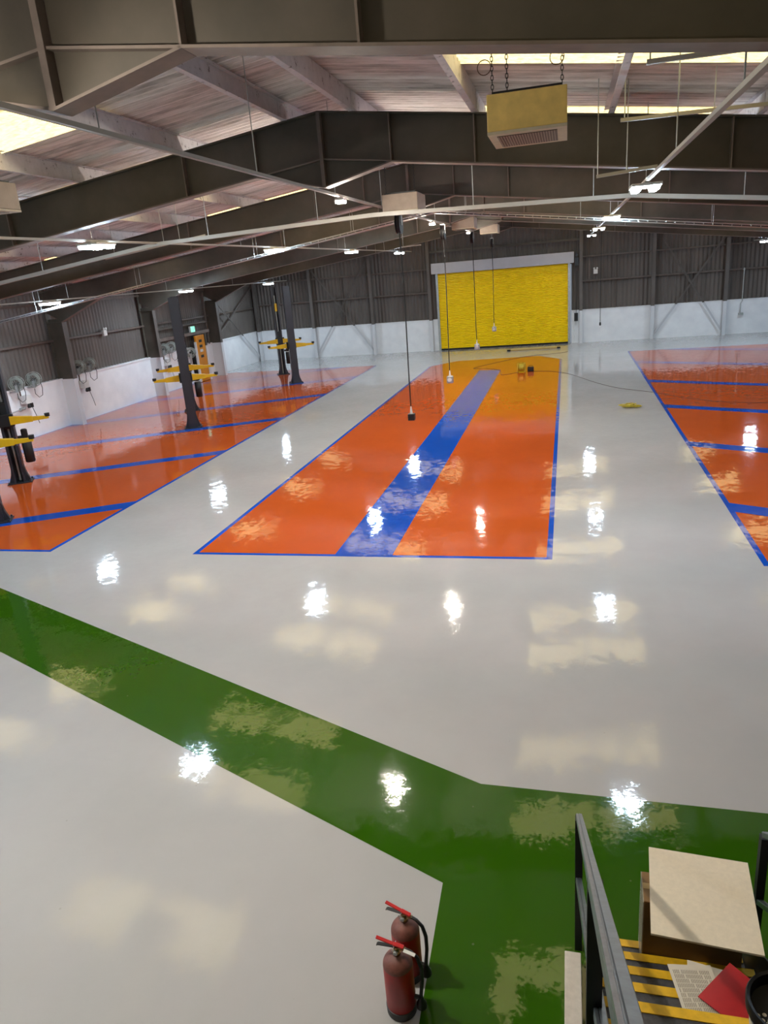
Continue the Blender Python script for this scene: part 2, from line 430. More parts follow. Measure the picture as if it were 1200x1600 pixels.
# ------------------------------------------------------------------ portal frames
def portal():
    root = thing('portal_frame', 'x', 'steel frame', (XC, 0, 0))
    for s in (-1, 1):
        # all in local coordinates, x measured from the ridge
        L = 13.8
        w_ = MB()
        w_.prism([(0,6.27),(s*L,6.27-.13*L),(s*L,5.71-.13*L-.1),(s*(L-.6),3.5),(s*11.45,5.71-.13*11.45),(s*.95,5.71-.13*.95),(0,5.37)], -.009, .009, 0)
        def plate(a, b, wd, m=1, t=.018):
            w_.bar((a[0],0,a[1]), (b[0],0,b[1]), wd, t, m)
        plate((0,6.28),(s*L,6.28-.13*L),.2,0)
        plate((s*.0,5.71),(s*.95,5.71-.13*.95),.16,1)
        plate((0,5.36),(s*.95,5.58),.2,1)
        plate((s*.93,5.585),(s*11.45,5.71-.13*11.45-.005),.2,1)
        plate((s*11.45,5.71-.13*11.45),(s*(L-.6),3.5),.2,1)
        obj('rafter', w_, [STEEL_FRAME, FLANGE], root)
        c = MB()
        c.box(min(s*L,s*(L-.6)), max(s*L,s*(L-.6)), -.009, .009, 0, 3.6, 0)
        c.box(min(s*(L-.6),s*(L-.582)), max(s*(L-.6),s*(L-.582)), -.105, .105, 0, 3.5, 1)
        c.box(min(s*L,s*(L-.018)), max(s*L,s*(L-.018)), -.105, .105, 0, 4.45, 0)
        c.box(min(s*L,s*(L-.6)), max(s*L,s*(L-.6)), -.1, .1, 3.48, 3.5, 0)
        obj('column', c, [STEEL_FRAME, POST_STEEL], root)
        for x in (.95, 2.05, 5.1):
            b0 = 5.71-.13*x
            st = MB().box(s*x-.008, s*x+.008, -.095, -.009, b0, 6.27-.13*x).box(s*x-.008, s*x+.008, .009, .095, b0, 6.27-.13*x)
            obj('stiffener', st, FLANGE, root)
    st = MB().box(-.025,.025,-.098,-.009,5.37,6.27).box(-.025,.025,.009,.098,5.37,6.27)
    obj('stiffener', st, FLANGE, root)
    return root
P0 = portal(); G = 'portal frames spanning the hall'
plab = ['dark steel portal frame nearest the camera, cropped by the top edge', 'dark steel portal frame, second from the camera, behind the yellow heater',
        'dark steel portal frame, third from the camera, just behind the beige heater', 'dark steel portal frame, fourth from the camera, with column between the first wall hose reels',
        'dark steel portal frame, fifth from the camera', 'dark steel portal frame, sixth from camera and last before the shutter wall']
FY = [4.7, 10.35, 16.1, 21.85, 27.6, 33.35]
for i, y in enumerate(FY):
    o = P0 if i == 0 else dup(P0, (XC, y, 0))
    o.location = (XC, y, 0); o['label'] = plab[i]; o['group'] = G
# purlins
def purlin_mesh(s):
    mb = MB()
    mb.box(-.005, .005, YB, YF-.2, 0, .23)
    mb.box(min(0,s*.07), max(0,s*.07), YB, YF-.2, 0, .006); mb.box(min(0,s*.07), max(0,s*.07), YB, YF-.2, .224, .23)
    return mb
ordn = ['first','second','third','fourth','fifth','sixth','seventh','eighth']
for s in (-1, 1):
    base = None
    for i, dx in enumerate((.5,2.1,3.75,5.4,7.0,8.6,10.2,11.8)):
        x = XC+s*dx
        if base is None:
            r = thing('roof_purlin', 'x', 'purlin', (x, 0, rtop(x)+.012)); base = r
            obj('channel', purlin_mesh(-s), PURLIN, r)
            for y in FY: obj('sleeve', MB().box(-.011,.011,y-.22,y+.22,.02,.21), PURLIN, r)
        else: r = dup(base, (x, 0, rtop(x)+.012))
        r['label'] = 'peeling white steel roof purlin, %s to the %s of the ridge' % (ordn[i], 'left' if s < 0 else 'right')
        r['group'] = 'roof purlins'

# gable posts and wind bracing
gp = None
for i, x in enumerate((-13.49,-10.12,-6.97,.65,4.04,7.31,-16.75)):
    h = rroof(x)-.05
    mb = MB().box(-.008,.008,-.11,.11,0,h).box(-.08,.08,-.12,-.105,0,h).box(-.08,.08,.105,.12,0,h)
    o = obj('gable_post', mb, POST_STEEL, loc=(x, YF-.32, 0))
    lab = ['brown gable post with white base, second from the left corner','brown gable post with white base, left of the one by the shutter','brown gable post just left of the yellow roller shutter','brown gable post just right of the yellow roller shutter','brown gable post second right of the shutter, left end of the bracing','brown gable post third right of the shutter, right end of the bracing','brown post in the far left corner of the hall']
    tag(o, lab[i], 'steel post', 'gable wall posts')
def brace(a, b, lab, wdt=.09):
    tag(obj('wind_brace', MB().bar(a, b, .012, wdt).bar((a[0]*1.0, a[1]-.02, a[2]), (b[0], b[1]-.02, b[2]), .05, .012), POST_STEEL), lab, 'steel brace', 'wall bracing')
yb_ = YF-.3
brace((-13.4,yb_,.25),(-10.25,yb_,4.9),'diagonal brace left of the shutter rising to the right')
brace((-13.35,yb_-.06,4.6),(-10.2,yb_-.06,.25),'diagonal brace left of the shutter falling to the right')
brace((4.15,yb_,.25),(7.2,yb_,4.55),'diagonal brace right of the shutter rising to the right')
brace((4.4,yb_-.06,4.7),(7.2,yb_-.06,.25),'diagonal brace right of the shutter falling to the right')
brace((-16.85,33.6,1.7),(-16.85,38.7,4.0),'diagonal brace on the left wall rising towards the far corner')
brace((-16.79,33.6,3.8),(-16.79,38.7,.25),'diagonal brace on the left wall falling to the far corner floor')

# ------------------------------------------------------------------ roller shutter
rs = thing('roller_shutter', 'yellow ribbed roller shutter with pale grey box on top, closed', 'roller door', (-3.25, YF-.1, 0))
mb = MB(); nsl = 46; H0, H1 = .07, 3.9; A = []; 
for i in range(nsl):
    z = H0+(H1-H0)*i/nsl; d = (H1-H0)/nsl
    A += [(z, .0), (z+d*.30, -.042), (z+d*.55, -.042), (z+d*.92, 0)]
A.append((H1, 0))
n0 = len(mb.v)
for z, y in A: mb.v += [(-3.28, y-.02, z), (3.3, y-.02, z)]
for i in range(len(A)-1): a = 2*i; mb.f.append((a, a+1, a+3, a+2)); mb.m.append(0)
obj('curtain', mb, DOOR_YELLOW, rs)
obj('bottom_bar', MB().box(-3.28,3.3,-.08,.02,0.004,.075), RUBBER, rs)
for s in (-1, 1): obj('guide_rail', MB().box(s*3.33-.055, s*3.33+.055, -.12, .04, 0.003, 3.9), GALV, rs)
obj('shutter_box', MB().box(-3.55,3.56,-.42,.03,3.9,4.42), SHUTTER_BOX, rs, bevel=.01)
obj('motor', MB().box(3.6,3.78,-.3,-.05,3.75,4.15).lathe([(.06,-.12),(.06,.12)],(3.69,-.35,4.25),12,'y'), BLACK, rs)
cb = thing('control_box', 'black shutter control box on white wall right of the shutter', 'control box', (.42, YF-.35, 1.3))
obj('casing', MB().box(-.09,.09,-.06,.06,-.2,.2), BLACK, cb, bevel=.01)
obj('cable', MB().tube([(.0,0,.2),(.02,0,.6),(.05,.0,1.2),(.04,0,2.2)], .012, 6), BLACK, cb)
obj('cable', MB().tube([(.0,0,-.2),(-.12,0,-.45),(-.05,0,-.8),(-.1,0,-1.1)], .01, 6), WHITE_PL, cb)
obj('push_button', MB().box(.16,.22,-.04,.02,-.42,-.3), BLACK, cb)

# ------------------------------------------------------------------ lamps on their tracks
def lamp(wide=True):
    r = thing('led_lamp', 'x', 'lamp', (0,0,0))
    if wide:
        obj('housing', MB().box(-.19,.19,-.27,.27,.0,.035).box(-.05,.05,-.2,.2,.035,.05), WHITE_PL, r, bevel=.006)
        for s in (-1,1): obj('diffuser', MB().prism([(s*.17,0),(s*.06,0),(s*.075,-.05),(s*.155,-.05)], -.25, .25), LED_COOL, r)
    else:
        obj('housing', MB().box(-.065,.065,-.09,.09,.0,.035).box(-.03,.03,-.05,.05,.035,.045), WHITE_PL, r, bevel=.006)
        obj('diffuser', MB().box(-.055,.055,-.08,.08,-.03,.0), LED_WARM, r)
    return r
L0 = lamp(); L1 = lamp(False)
L0.location = (-7.35,3.2,4.98); L1.location = (-3.25,3.2,5.25)
rows = [(-14.32,4.14,(3.2,10.9,18.65,26.7,35.1),'far left row','the left wall'),(-7.35,4.98,(3.2,11.0,18.7,26.0,33.9),'row left of the centre','the orange left bays'),
        (-3.25,5.25,(3.2,11.15,19.06,26.3,),'small middle row','the ridge'),(1.0,4.99,(11.0,18.9,26.3,34.2),'row right of the centre','the grey aisle'),(7.9,4.16,(11.0,18.9,26.5,34.5),'far right row','the right bays')]
used = set()
for X, Z, ys, rn, ov in rows:
    for i, y in enumerate(ys):
        proto = L1 if X == -3.25 else L0
        if proto not in used and abs(X+7.35) < .01 or (proto is L1 and proto not in used):
            o = proto; used.add(proto)
        else: o = dup(proto, (X,y,Z))
        o.location = (X,y,Z); o['group'] = 'ceiling LED lamps'
        o['label'] = '%s LED lamp, %s from camera, %s' % ('small' if X == -3.25 else 'white', ordn[i], rn)
def rod_parts(pts, par, r=.006):
    for (x, y, z) in pts:
        obj('hanger', MB().tube([(x,y,z),(x,y,rroof(x)+.0)], r, 6), GALV, par)
for X, Z, ys, rn, ov in rows:
    y0, y1 = -1.5, {(-14.32):37.6,(-7.35):36.6,(-3.25):27.6,(1.0):35.0,(7.9):36.5}[X]
    t = thing('lighting_track', 'pale steel lighting track carrying the %s of lamps' % rn, 'track', (X, 0, 0), group='lighting tracks')
    obj('rail', MB().box(-.022,.022,y0,y1,Z+.052,Z+.085).box(-.022,-.018,y0,y1,Z+.051,Z+.053).box(.018,.022,y0,y1,Z+.051,Z+.053), TRUNK, t)
    y = 2.3
    while y < y1-.5:
        obj('hanger', MB().tube([(0,y,Z+.08),(0,y,rroof(X))], .006, 6), GALV, t); y += 2.87
# cross trunking and cable basket
def ctz(x): 
    return 5.03+.11*(1-abs(x-XC)/4.17) if abs(x-XC) <= 4.17 else (5.03-.118*(abs(x-XC)-4.17))
t = thing('cable_trunking', 'pale grey cable trunking crossing the hall in front of the overhead reels', 'trunking', (0,12.9,0))
xs = [-16.6,-7.37,-3.2,.97,10.4]
mb = MB()
for a, b_ in zip(xs, xs[1:]): mb.bar((a,0,ctz(a)),(b_,0,ctz(b_)),.075,.065)
obj('duct', mb, TRUNK, t)
for x in (-15,-12.4,-9.9,-6.3,-4.2,-1.5,.4,2.6,5,7.5): obj('hanger', MB().tube([(x,0,ctz(x)),(x,0,rroof(x))], .007, 6), GALV, t)
t = thing('cable_basket', 'wire mesh cable basket following the roof slope across the middle of the hall', 'cable tray', (0,19.0,0))
def tz(x): return 5.48-.135*abs(x-XC)
mb = MB()
for a, b_ in ((-16.6,XC),(XC,10.4)):
    for yy, zz in ((-.1,0),(-.1,.05),(.1,0),(.1,.05),(0,0),(-.05,0),(.05,0)):
        mb.tube([(a,yy,tz(a)+zz),(b_,yy,tz(b_)+zz)], .008, 4)
    n = int((b_-a)/.2)
    for i in range(n):
        x = a+(b_-a)*i/n
        mb.tube([(x,-.1,tz(x)+.05),(x,-.1,tz(x)),(x,.1,tz(x)),(x,.1,tz(x)+.05)], .008, 4, caps=False)
obj('basket', mb, GALV, t)
mb = MB()
for yy in (-.05,-.02,.02):
    mb.tube([(-16.4,yy,tz(-16.4)+.02),(XC,yy,tz(XC)+.02),(10,yy,tz(10)+.02)], .011, 6)
obj('cables', mb, BLACK, t)
for x in (-15,-11.6,-8.0,-5.3,-2.4,0.3,3.2,6.2,9):
    for yy in (-.11,.11): obj('hanger', MB().tube([(x,yy,tz(x)+.02),(x,yy,rroof(x))], .005, 6), GALV, t)
# short struts
def strut(a, b, lab, drops):
    t = thing('support_strut', lab, 'strut', a, group='short hanging struts')
    A_ = Vector(a); d = Vector(b)-A_
    obj('channel', MB().bar((0,0,0), tuple(d), .035, .035), TRUNK, t)
    for f, z in drops:
        p = d*f; zz = (rroof(a[0]+p.x)-a[2]) if z is None else z-a[2]
        obj('hanger', MB().tube([tuple(p), (p.x,p.y,zz)], .006, 6), GALV, t)
strut((.55,9,5.53),(2.6,9,5.50),'short pale strut hanging right of the yellow heater', [(.02,None),(.45,None),(.9,None)])
strut((.62,7,5.63),(1.9,7,5.62),'short pale strut high up against the rooflight', [(.02,None),(.9,None)])
strut((.33,9.6,5.06),(1.0,9.6,5.10),'short pale strut meeting the bright lamp track', [(.02,None),(.5,None)])
strut((-9.6,14.6,4.95),(-7.2,14.6,5.22),'short pale strut above the left cool white lamps', [(.1,None),(.6,None)])
strut((-5.6,26.2,4.98),(-4.9,26.2,5.0),'short pale strut above the middle of the far left lamps', [(.1,None)])

# ------------------------------------------------------------------ unit heaters
def heater(mat, small):
    r = thing('unit_heater', 'x', 'heater', (0,0,0))
    obj('casing', MB().box(0,.64,0,.8,.024,.3), mat, r, bevel=.006)
    obj('top_cover', MB().box(.04,.60,.05,.75,.3,.325), BLACK, r)
    gl = MB(); gl.box(0,.64,0,.8,0,.022); gl.box(.0,.64,-.004,0,0,.024)
    obj('outlet_surround', gl, HEATER_LIP, r)
    obj('grille', MB().box(.07,.56,.1,.7,-.004,.0), BLACK, r)
    lv = MB()
    for i in range(22): x = .08+.0218*i; lv.bar((x,.1,-.006),(x,.7,-.006),.0035,.004)
    obj('louvres', lv, TRUNK, r)
    for x in (.04,.16,.6) if not small else (.06,.58):
        ch = MB(); z = .32; k = 0
        while z < .76:
            n = 8; pts = []
            for j in range(n):
                a = 2*PI*j/n; c_, s_ = .011*math.cos(a), .022*math.sin(a)
                pts.append((x+(c_ if k%2 else 0), .12+(0 if k%2 else c_), z+.02+s_))
            ch.tube(pts, .0035, 5, closed=True); z += .034; k += 1
        obj('chain', ch, BLACK, r)
    if not small:
        for x in (-.02,.56):
            pts = [(x+.055*math.cos(a), .1, .52+.055*math.sin(a)) for a in [2*PI*j/18 for j in range(18)]]
            obj('wire_loop', MB().tube(pts, .004, 5, closed=True), COPPER, r)
    return r
h = heater(HEATER, False); h.location = (-.64,6.7,5.2); h['label'] = 'large yellow cream unit heater hanging on chains near the camera'
hb = heater(HEATER_B, True)
for i, (p, lab) in enumerate([((-3.2,13.6,5.2),'beige unit heater hanging over the overhead cable reels, left of the yellow one'),((-3.2,22,5.19),'beige unit heater half hidden by the mesh cable basket'),((-3.06,28,5.22),'smallest beige unit heater, hanging farthest back before the shutter'),((-6.66,6.9,5.18),'grey beige unit heater cut by the left edge of the picture')]):
    o = hb if i == 0 else dup(hb, p); o.location = p; o['label'] = lab

# ------------------------------------------------------------------ overhead cord reels
def cordreel(zr, zend, bend, plug):
    r = thing('overhead_cord_reel', 'x', 'cord reel', (0,0,0))
    R_ = .19
    obj('drum', MB().lathe([(.05,-.05),(R_,-.05),(R_,-.035),(R_*.72,-.03),(R_*.72,.03),(R_,.035),(R_,.05),(.05,.05)],(0,0,0),24,'x'), BLACK, r, smooth=True)
    obj('wound_cord', MB().lathe([(R_*.72,-.028),(R_*.9,-.02),(R_*.9,.02),(R_*.72,.028)],(0,0,0),24,'x'), RUBBER, r)
    obj('bracket', MB().box(-.06,.06,-.03,.03,.18,.21).box(-.065,-.058,-.03,.03,-.03,.2).box(.058,.065,-.03,.03,-.03,.2), GALV, r)
    if zr < 5.05: obj('hanger', MB().tube([(0,0,.2),(0,0,rroof(-3.2)-zr)], .007, 6), GALV, r)
    L = zr-zend; pts = [(0,0,-R_*.8)]
    n = 12
    for i in range(1, n+1):
        f = i/n; pts.append((bend*f*f*.5+.012*math.sin(f*5), 0, -R_*.8-(L-R_*.8-.12)*f))
    obj('cord', MB().tube(pts, .013, 6), RUBBER, r)
    e = pts[-1]
    if plug == 'black':
        obj('socket_box', MB().box(e[0]-.07,e[0]+.07,-.07,.07,e[2]-.2,e[2]-.06), BLACK, r, bevel=.01)
        obj('cord_grip', MB().lathe([(.03,-.06),(.02,.04),(.012,.1)],(e[0],0,e[2]),10), WHITE_PL, r)
    else:
        b_ = obj('socket_box', MB().box(e[0]-.09,e[0]+.09,-.07,.07,e[2]-.24,e[2]-.04), GALV, r, bevel=.02)
        obj('socket_outlet', MB().lathe([(.055,-.03),(.055,.0)],(e[0],-.07,e[2]-.14),14,'y'), WHITE_PL, b_)
        obj('cord_grip', MB().lathe([(.035,-.05),(.02,.04),(.012,.12)],(e[0],0,e[2]),10), WHITE_PL, r)
    return r
for p, ze, bd, pl, lab in (((-3.21,14.94,5.08),1.25,.0,'black','black overhead cord reel nearest the camera with long cord to a black box'),
                       ((-3.21,20.44,5.08),1.2,.0,'g','overhead cord reel with metal socket box hanging before the shutter left edge'),
                       ((-3.14,26.25,5.08),1.45,.08,'g','overhead cord reel with kinked cord and socket box before the yellow shutter'),
                       ((-3.08,32.6,5.0),1.5,.0,'g','farthest overhead cord reel with small socket box before the shutter')):
    o = cordreel(p[2], ze, bd, pl); o.location = p; o['label'] = lab; o['group'] = 'overhead cord reels'

# ------------------------------------------------------------------ two post lifts
def lift():
    # local frame: +x is along the arms, +y from near post to far post
    r = thing('two_post_lift', 'x', 'vehicle lift', (0,0,0))
    D = 3.45
    for k, y in ((1, 0.0), (-1, D)):
        c = MB()
        c.box(-.13,.13,-k*.13-.012,-k*.13+.012,.02,4.0)
        for s in (-1,1): c.box(s*.13-.012,s*.13+.012,-.13,.13,.02,4.0)
        for s in (-1,1): c.box(min(s*.13,s*.08),max(s*.13,s*.08),k*.13-.01,k*.13+.01,.02,4.0)
        c.box(-.142,.142,-.14,.14,3.97,4.0)
        for s in (-1,1): c.prism([(s*.13,.02),(s*.25,.02),(s*.18,.22),(s*.13,.5)],-.05,.05)
        o = obj('post', c, DARKPAINT, r, loc=(0,y,0))
        obj('base_plate', MB().box(-.28,.28,-.22,.22,.0035,.025).lathe([(.02,.025),(.02,.06)],(-.24,.18,0),8).lathe([(.02,.025),(.02,.06)],(.24,.18,0),8).lathe([(.02,.025),(.02,.06)],(-.24,-.18,0),8).lathe([(.02,.025),(.02,.06)],(.24,-.18,0),8), DARKPAINT, r, loc=(0,y,0))
        obj('carriage', MB().box(-.2,.2,k*.12,k*.26,1.42,1.72).box(-.1,.1,-.1,.12,1.35,2.0), BLACK, r, loc=(0,y,0), bevel=.015)
        obj('lift_cylinder', MB().tube([(0,-.02*k,.05),(0,-.02*k,3.6)], .035, 10), RUBBER if k>0 else GALV, r, loc=(0,y,0))
        for s in (-1,1):
            a = MB(); y1 = k*.22
            a.prism([(s*.12,1.46),(s*.62,1.48),(s*.62,1.61),(s*.12,1.67)], y1-.06, y1+.06)
            a.prism([(s*.55,1.49),(s*.98,1.51),(s*.98,1.58),(s*.55,1.60)], y1-.04, y1+.04)
            arm = obj('swing_arm', a, LIFT_YELLOW, r, loc=(0,y,0), bevel=.008)
            obj('lifting_pad', MB().lathe([(.06,1.56),(.06,1.64)],(s*.95,y1,0),14), BLACK, arm)
    pk = obj('power_pack', MB().lathe([(.1,.48),(.115,.5),(.115,1.0),(.1,1.02)],(.33,D-.02,0),16), BLACK, r, smooth=True)
    obj('motor', MB().lathe([(.06,1.05),(.075,1.08),(.075,1.28),(.05,1.3)],(.33,D-.02,0),14).box(.17,.33,D-.06,D+.02,1.06,1.14), RUBBER, pk, smooth=True)
    obj('valve_block', MB().box(.24,.44,D-.08,D+.06,1.02,1.06), GALV, pk)
    obj('warning_label', MB().box(-.05,.05,D-.146,D-.142,2.9,3.25), LIFT_YELLOW, r)
    return r
LF = lift()
for i, (p, q, lab) in enumerate([((-11.57,20.66),(-13.2,23.68),'charcoal two post lift with yellow arms by the orange wall panel'),((-11.34,29.57),(-13.07,32.53),'farthest charcoal two post lift with yellow arms near the far left corner'),((-11.32,11.7),(-13.08,14.52),'charcoal two post lift cut by the left edge of the picture')]):
    d = Vector((q[0]-p[0], q[1]-p[1])); rz = math.atan2(d.y, d.x)-PI/2
    o = LF if i == 0 else dup(LF, (p[0],p[1],0))
    o.location = (p[0],p[1],0); o.rotation_euler = (0,0,rz); o['label'] = lab; o['group'] = 'two post lifts'

# ------------------------------------------------------------------ left wall fittings
def wall_reel():
    r = thing('hose_reel', 'x', 'hose reel', (0,0,0)); r.scale = (.84,.84,.84)
    mb = MB()
    for yy in (-.09,.09):
        for R_ in (.27,.21): mb.tube([(R_*math.cos(a), yy, R_*math.sin(a)) for a in [2*PI*j/28 for j in range(28)]], .012, 6, closed=True)
        for j in range(4):
            a = PI*j/4; mb.tube([(.27*math.cos(a),yy,.27*math.sin(a)),(-.27*math.cos(a),yy,-.27*math.sin(a))], .008, 5)
    obj('drum_frame', mb, HOSE_GREY, r, smooth=True)
    hs = MB(); N = 150; hs.tube([((.17+.045*((i//25)%2))*math.cos(2*PI*i/25), -.075+.15*i/N, (.17+.045*((i//25)%2))*math.sin(2*PI*i/25)) for i in range(N)], .017, 6)
    obj('wound_hose', hs, HOSE_GREY, r, smooth=True)
    obj('hub', MB().lathe([(.05,-.12),(.05,.12)],(0,0,0),12,'y'), BLACK, r)
    obj('bracket', MB().box(-.3,.02,-.02,.02,-.32,-.27).box(-.04,.04,-.12,-.105,-.3,.03).box(-.04,.04,.105,.12,-.3,.03), GALV, r)
    obj('hose_end', MB().tube([(.2,.05,-.1),(.24,.03,-.35),(.2,.02,-.62),(.06,.02,-.7),(-.05,0,-.55),(-.04,0,-.35)], .012, 6), RUBBER, r, smooth=True)
    return r
WR = wall_reel()
wr = [(-16.68,19.35,1.83),(-16.68,20.15,1.85),(-16.65,22.45,1.92),(-16.65,23.1,1.93),(-16.65,28.3,1.86),(-16.65,28.95,1.88),(-16.65,30.55,1.45)]
wrl = ['near hose reel of the pair above the white wall at the left','second hose reel of the pair above the white wall at the left','near hose reel of the pair just beyond the first white based column','second hose reel of the pair just beyond the first white based column','near hose reel of the pair seen left of the standing lift post','second hose reel of the pair seen left of the standing lift post','single hose reel just left of the orange wall panel']
for i, p in enumerate(wr):
    o = WR if i == 0 else dup(WR, p); o.location = p; o['label'] = wrl[i]+', grey'; o['group'] = 'grey wall hose reels'; o.rotation_euler = (0,0,.35)
for i, (y, lab) in enumerate(((19.75,'white service box with regulator under the nearest pair of hose reels'),(22.8,'white service box with regulator under the second pair of hose reels'),(28.65,'white service box with regulator under the third pair of hose reels'))):
    r = thing('service_box', lab, 'service box', (-16.80,y,1.2), group='service boxes')
    obj('casing', MB().box(-.12,.1,-.14,.14,-.06,.2), WHITE_PL, r, bevel=.01)
    obj('regulator', MB().lathe([(.05,-.2),(.06,-.15),(.03,-.06)],(.06,.0,0),12).box(.02,.1,.06,.16,-.2,-.06), BLACK, r)
    obj('air_line', MB().tube([(.06,.1,-.1),(.09,.2,-.5),(.1,.25,-.75)], .01, 6), BLACK, r)
    obj('copper_pipe', MB().tube([(-.08,-.1,.2),(-.08,-.1,.5)], .02, 6), COPPER, r)
pp = tag(obj('waste_pipe', MB().tube([(-16.85,18.9,.95),(-16.85,19.5,1.0),(-16.85,19.7,1.02)], .02, 8).lathe([(.05,-.1),(.05,.1)],(-16.85,19.55,1.0),10,'y'), GALV), 'short grey pipe with fittings on the white wall below the nearest reels', 'pipe')
tag(obj('junction_box', MB().box(-16.98,-16.85,18.75,18.98,1.64,1.86), WHITE_PL, bevel=.01), 'small cream junction box on the wall ledge behind the lift at left edge', 'junction box')
def twinspot(p, lab, rz=0):
    r = thing('emergency_light', lab, 'emergency light', p, rz=rz, group='twin spot emergency lights')
    obj('casing', MB().box(-.05,.05,-.10,.10,-.12,.09), WHITE_PL, r, bevel=.01)
    for s in (-1,1): obj('spot_head', MB().lathe([(.02,-.03),(.045,.04)],(0.02,s*.07,.14),12,'x'), WHITE_PL, r, smooth=True)
twinspot((-16.95,24.8,2.9),'white twin spot emergency light on the brown left wall')
twinspot((1.35,YF-.12,3.42),'white twin spot emergency light on far wall right of the shutter',-PI/2)
ex = thing('exit_sign', 'lit green exit sign above the orange wall panel', 'exit sign', (-16.86,31.4,2.42))
obj('casing', MB().box(-.05,.05,-.2,.2,-.14,.14), WHITE_PL, ex, bevel=.006)
obj('sign_face', MB().box(.05,.056,-.18,.18,-.12,.12), EXIT_G, ex)
mb = MB(); mb.box(.057,.060,.02,.05,-.06,.03).box(.057,.060,-.0,.07,.04,.07).bar((.058,.02,-.06),(.058,-.05,-.09),.004,.02).bar((.058,.04,.02),(.058,.1,-.02),.004,.02)
mb.bar((.058,-.05,.0),(.058,-.14,.0),.004,.02).bar((.058,-.14,.0),(.058,-.1,.04),.004,.018).bar((.058,-.14,.0),(.058,-.1,-.04),.004,.018)
obj('running_symbol', mb, WHITE_PL, ex)
op = thing('door_panel', 'orange yellow door leaf with black and white marks beside the left wall lift', 'door leaf', (-16.75,31.25,0))
obj('leaf', MB().box(0,.08,0,.85,.02,2.12), ORANGE_DOOR, op, bevel=.01)
obj('edge_strip', MB().box(.0,.1,-.07,-.005,.02,1.85), WHITE_PL, op)
obj('side_post', MB().box(-.05,.12,.87,1.0,.003,2.15), STEEL_FRAME, op)
for z, m_ in ((1.86,BLACK),(1.62,BLACK),(1.42,WHITE_PL),(1.16,BLACK)):
    b_ = MB().box(.081,.086,.28,.56,z-.06,z+.06)
    obj('marking', b_, m_, op)
mb = MB().bar((-16.6,29.2,1.25),(-16.6,30.1,1.3),.03,.03)
tag(obj('wall_conduit', mb, COPPER), 'short brown pipe on the white wall left of the standing lift post', 'pipe')
# far right wall drops
r = thing('drop_cable', 'thin cable with small plug hanging before the white wall right of shutter', 'cable', (1.58,YF-.5,0))
obj('cord', MB().tube([(0,0,.95),(0,0,3.0),(.02,0,rroof(1.58)+.01)], .014, 6), BLACK, r)
obj('plug', MB().lathe([(.03,.82),(.05,.86),(.04,.98)],(0,0,0),10), BLACK, r)
r = thing('drop_pipe', 'thin grey pipe with a valve hanging on the far wall at right', 'pipe', (8.05,YF-.35,0))
obj('tube', MB().tube([(0.02,0,3.05),(.02,0,1.55),(-.04,0,1.45),(-.04,0,1.0)], .025, 8), GALV, r)
obj('valve', MB().box(-.12,.1,-.04,.04,.9,1.0), GALV, r)
obj('wall_bracket', MB().box(-.02,.06,0,.17,2.96,3.0), GALV, r)

# ------------------------------------------------------------------ things on the hall floor
def hose_coil(p, lab):
    pts = []
    for i in range(140):
        a = i*2*PI/22; R_ = .13+.08*math.sin(i*.37)+.03*math.sin(i*1.3)
        pts.append((1.35*R_*math.cos(a), R_*math.sin(a)*.8, .02+.09*(i%70)/70+.012*math.sin(i*.9)))
    tag(obj('coiled_cable', MB().tube(pts, .012, 6), COIL_YELLOW, loc=p, smooth=True), lab, 'cable')
hose_coil((1.72,21.45,.004), 'yellow cable coiled on the grey floor between the bays')
wlr = thing('cable_drum', 'yellow cable drum on the orange floor before the shutter', 'cable drum', (-1.78,29.55,.003))
obj('drum', MB().lathe([(.06,-.13),(.17,-.13),(.17,-.11),(.1,-.1),(.1,.1),(.17,.11),(.17,.13),(.06,.13)],(0,0,.19),20,'x'), LIFT_YELLOW, wlr, smooth=True)
obj('cable', MB().lathe([(.1,-.1),(.145,-.09),(.145,.09),(.1,.1)],(0,0,.19),20,'x'), COIL_YELLOW, wlr)
obj('stand', MB().tube([(-.15,-.14,.012),(-.15,0,.36),(-.15,.14,.012)],.012,6).tube([(.15,-.14,.012),(.15,0,.36),(.15,.14,.012)],.012,6).tube([(-.15,0,.36),(.15,0,.36)],.014,6), COIL_YELLOW, wlr)
bx = thing('battery_box', 'small black tool box beside the yellow cable drum', 'box', (-1.42,29.6,.003))
obj('body', MB().box(-.12,.12,-.09,.09,0,.18), BLACK, bx, bevel=.015)
obj('carry_handle', MB().tube([(-.08,0,.17),(-.07,0,.23),(.07,0,.23),(.08,0,.17)],.01,6), RUBBER, bx)
pk = thing('timber_length', 'tan timber length with dark ends lying before the shutter', 'timber', (-1.6,37.0,.003), rz=.06)
obj('plank', MB().box(-1.15,1.15,-.05,.05,.0,.05), TAN, pk)
for s in (-1,1): obj('end_foot', MB().box(s*1.2-.1,s*1.2+.06,-.07,.07,0,.07), BLACK, pk)
def cable(pts, lab, rad=.006, mat=CORD_RED):
    P = [Vector((x,y,.012)) for x, y in pts]; out = []
    for i in range(len(P)-1):
        p0 = P[max(i-1,0)]; p1 = P[i]; p2 = P[i+1]; p3 = P[min(i+2,len(P)-1)]
        for j in range(8):
            t = j/8; out.append(.5*((2*p1)+(p2-p0)*t+(2*p0-5*p1+4*p2-p3)*t*t+(3*p1-p0-3*p2+p3)*t**3))
    out.append(P[-1]); tag(obj('floor_cable', MB().tube(out, rad, 6), mat, smooth=True), lab, 'cable')
cable([(-1.3,29.55),(-.6,29.3),(.1,28.3),(.9,26.2),(1.6,24.8),(2.6,23.7),(3.5,22.4),(4.6,21.6),(6.5,21.2)], 'thin dark cable running right from the black tool box across the aisle')
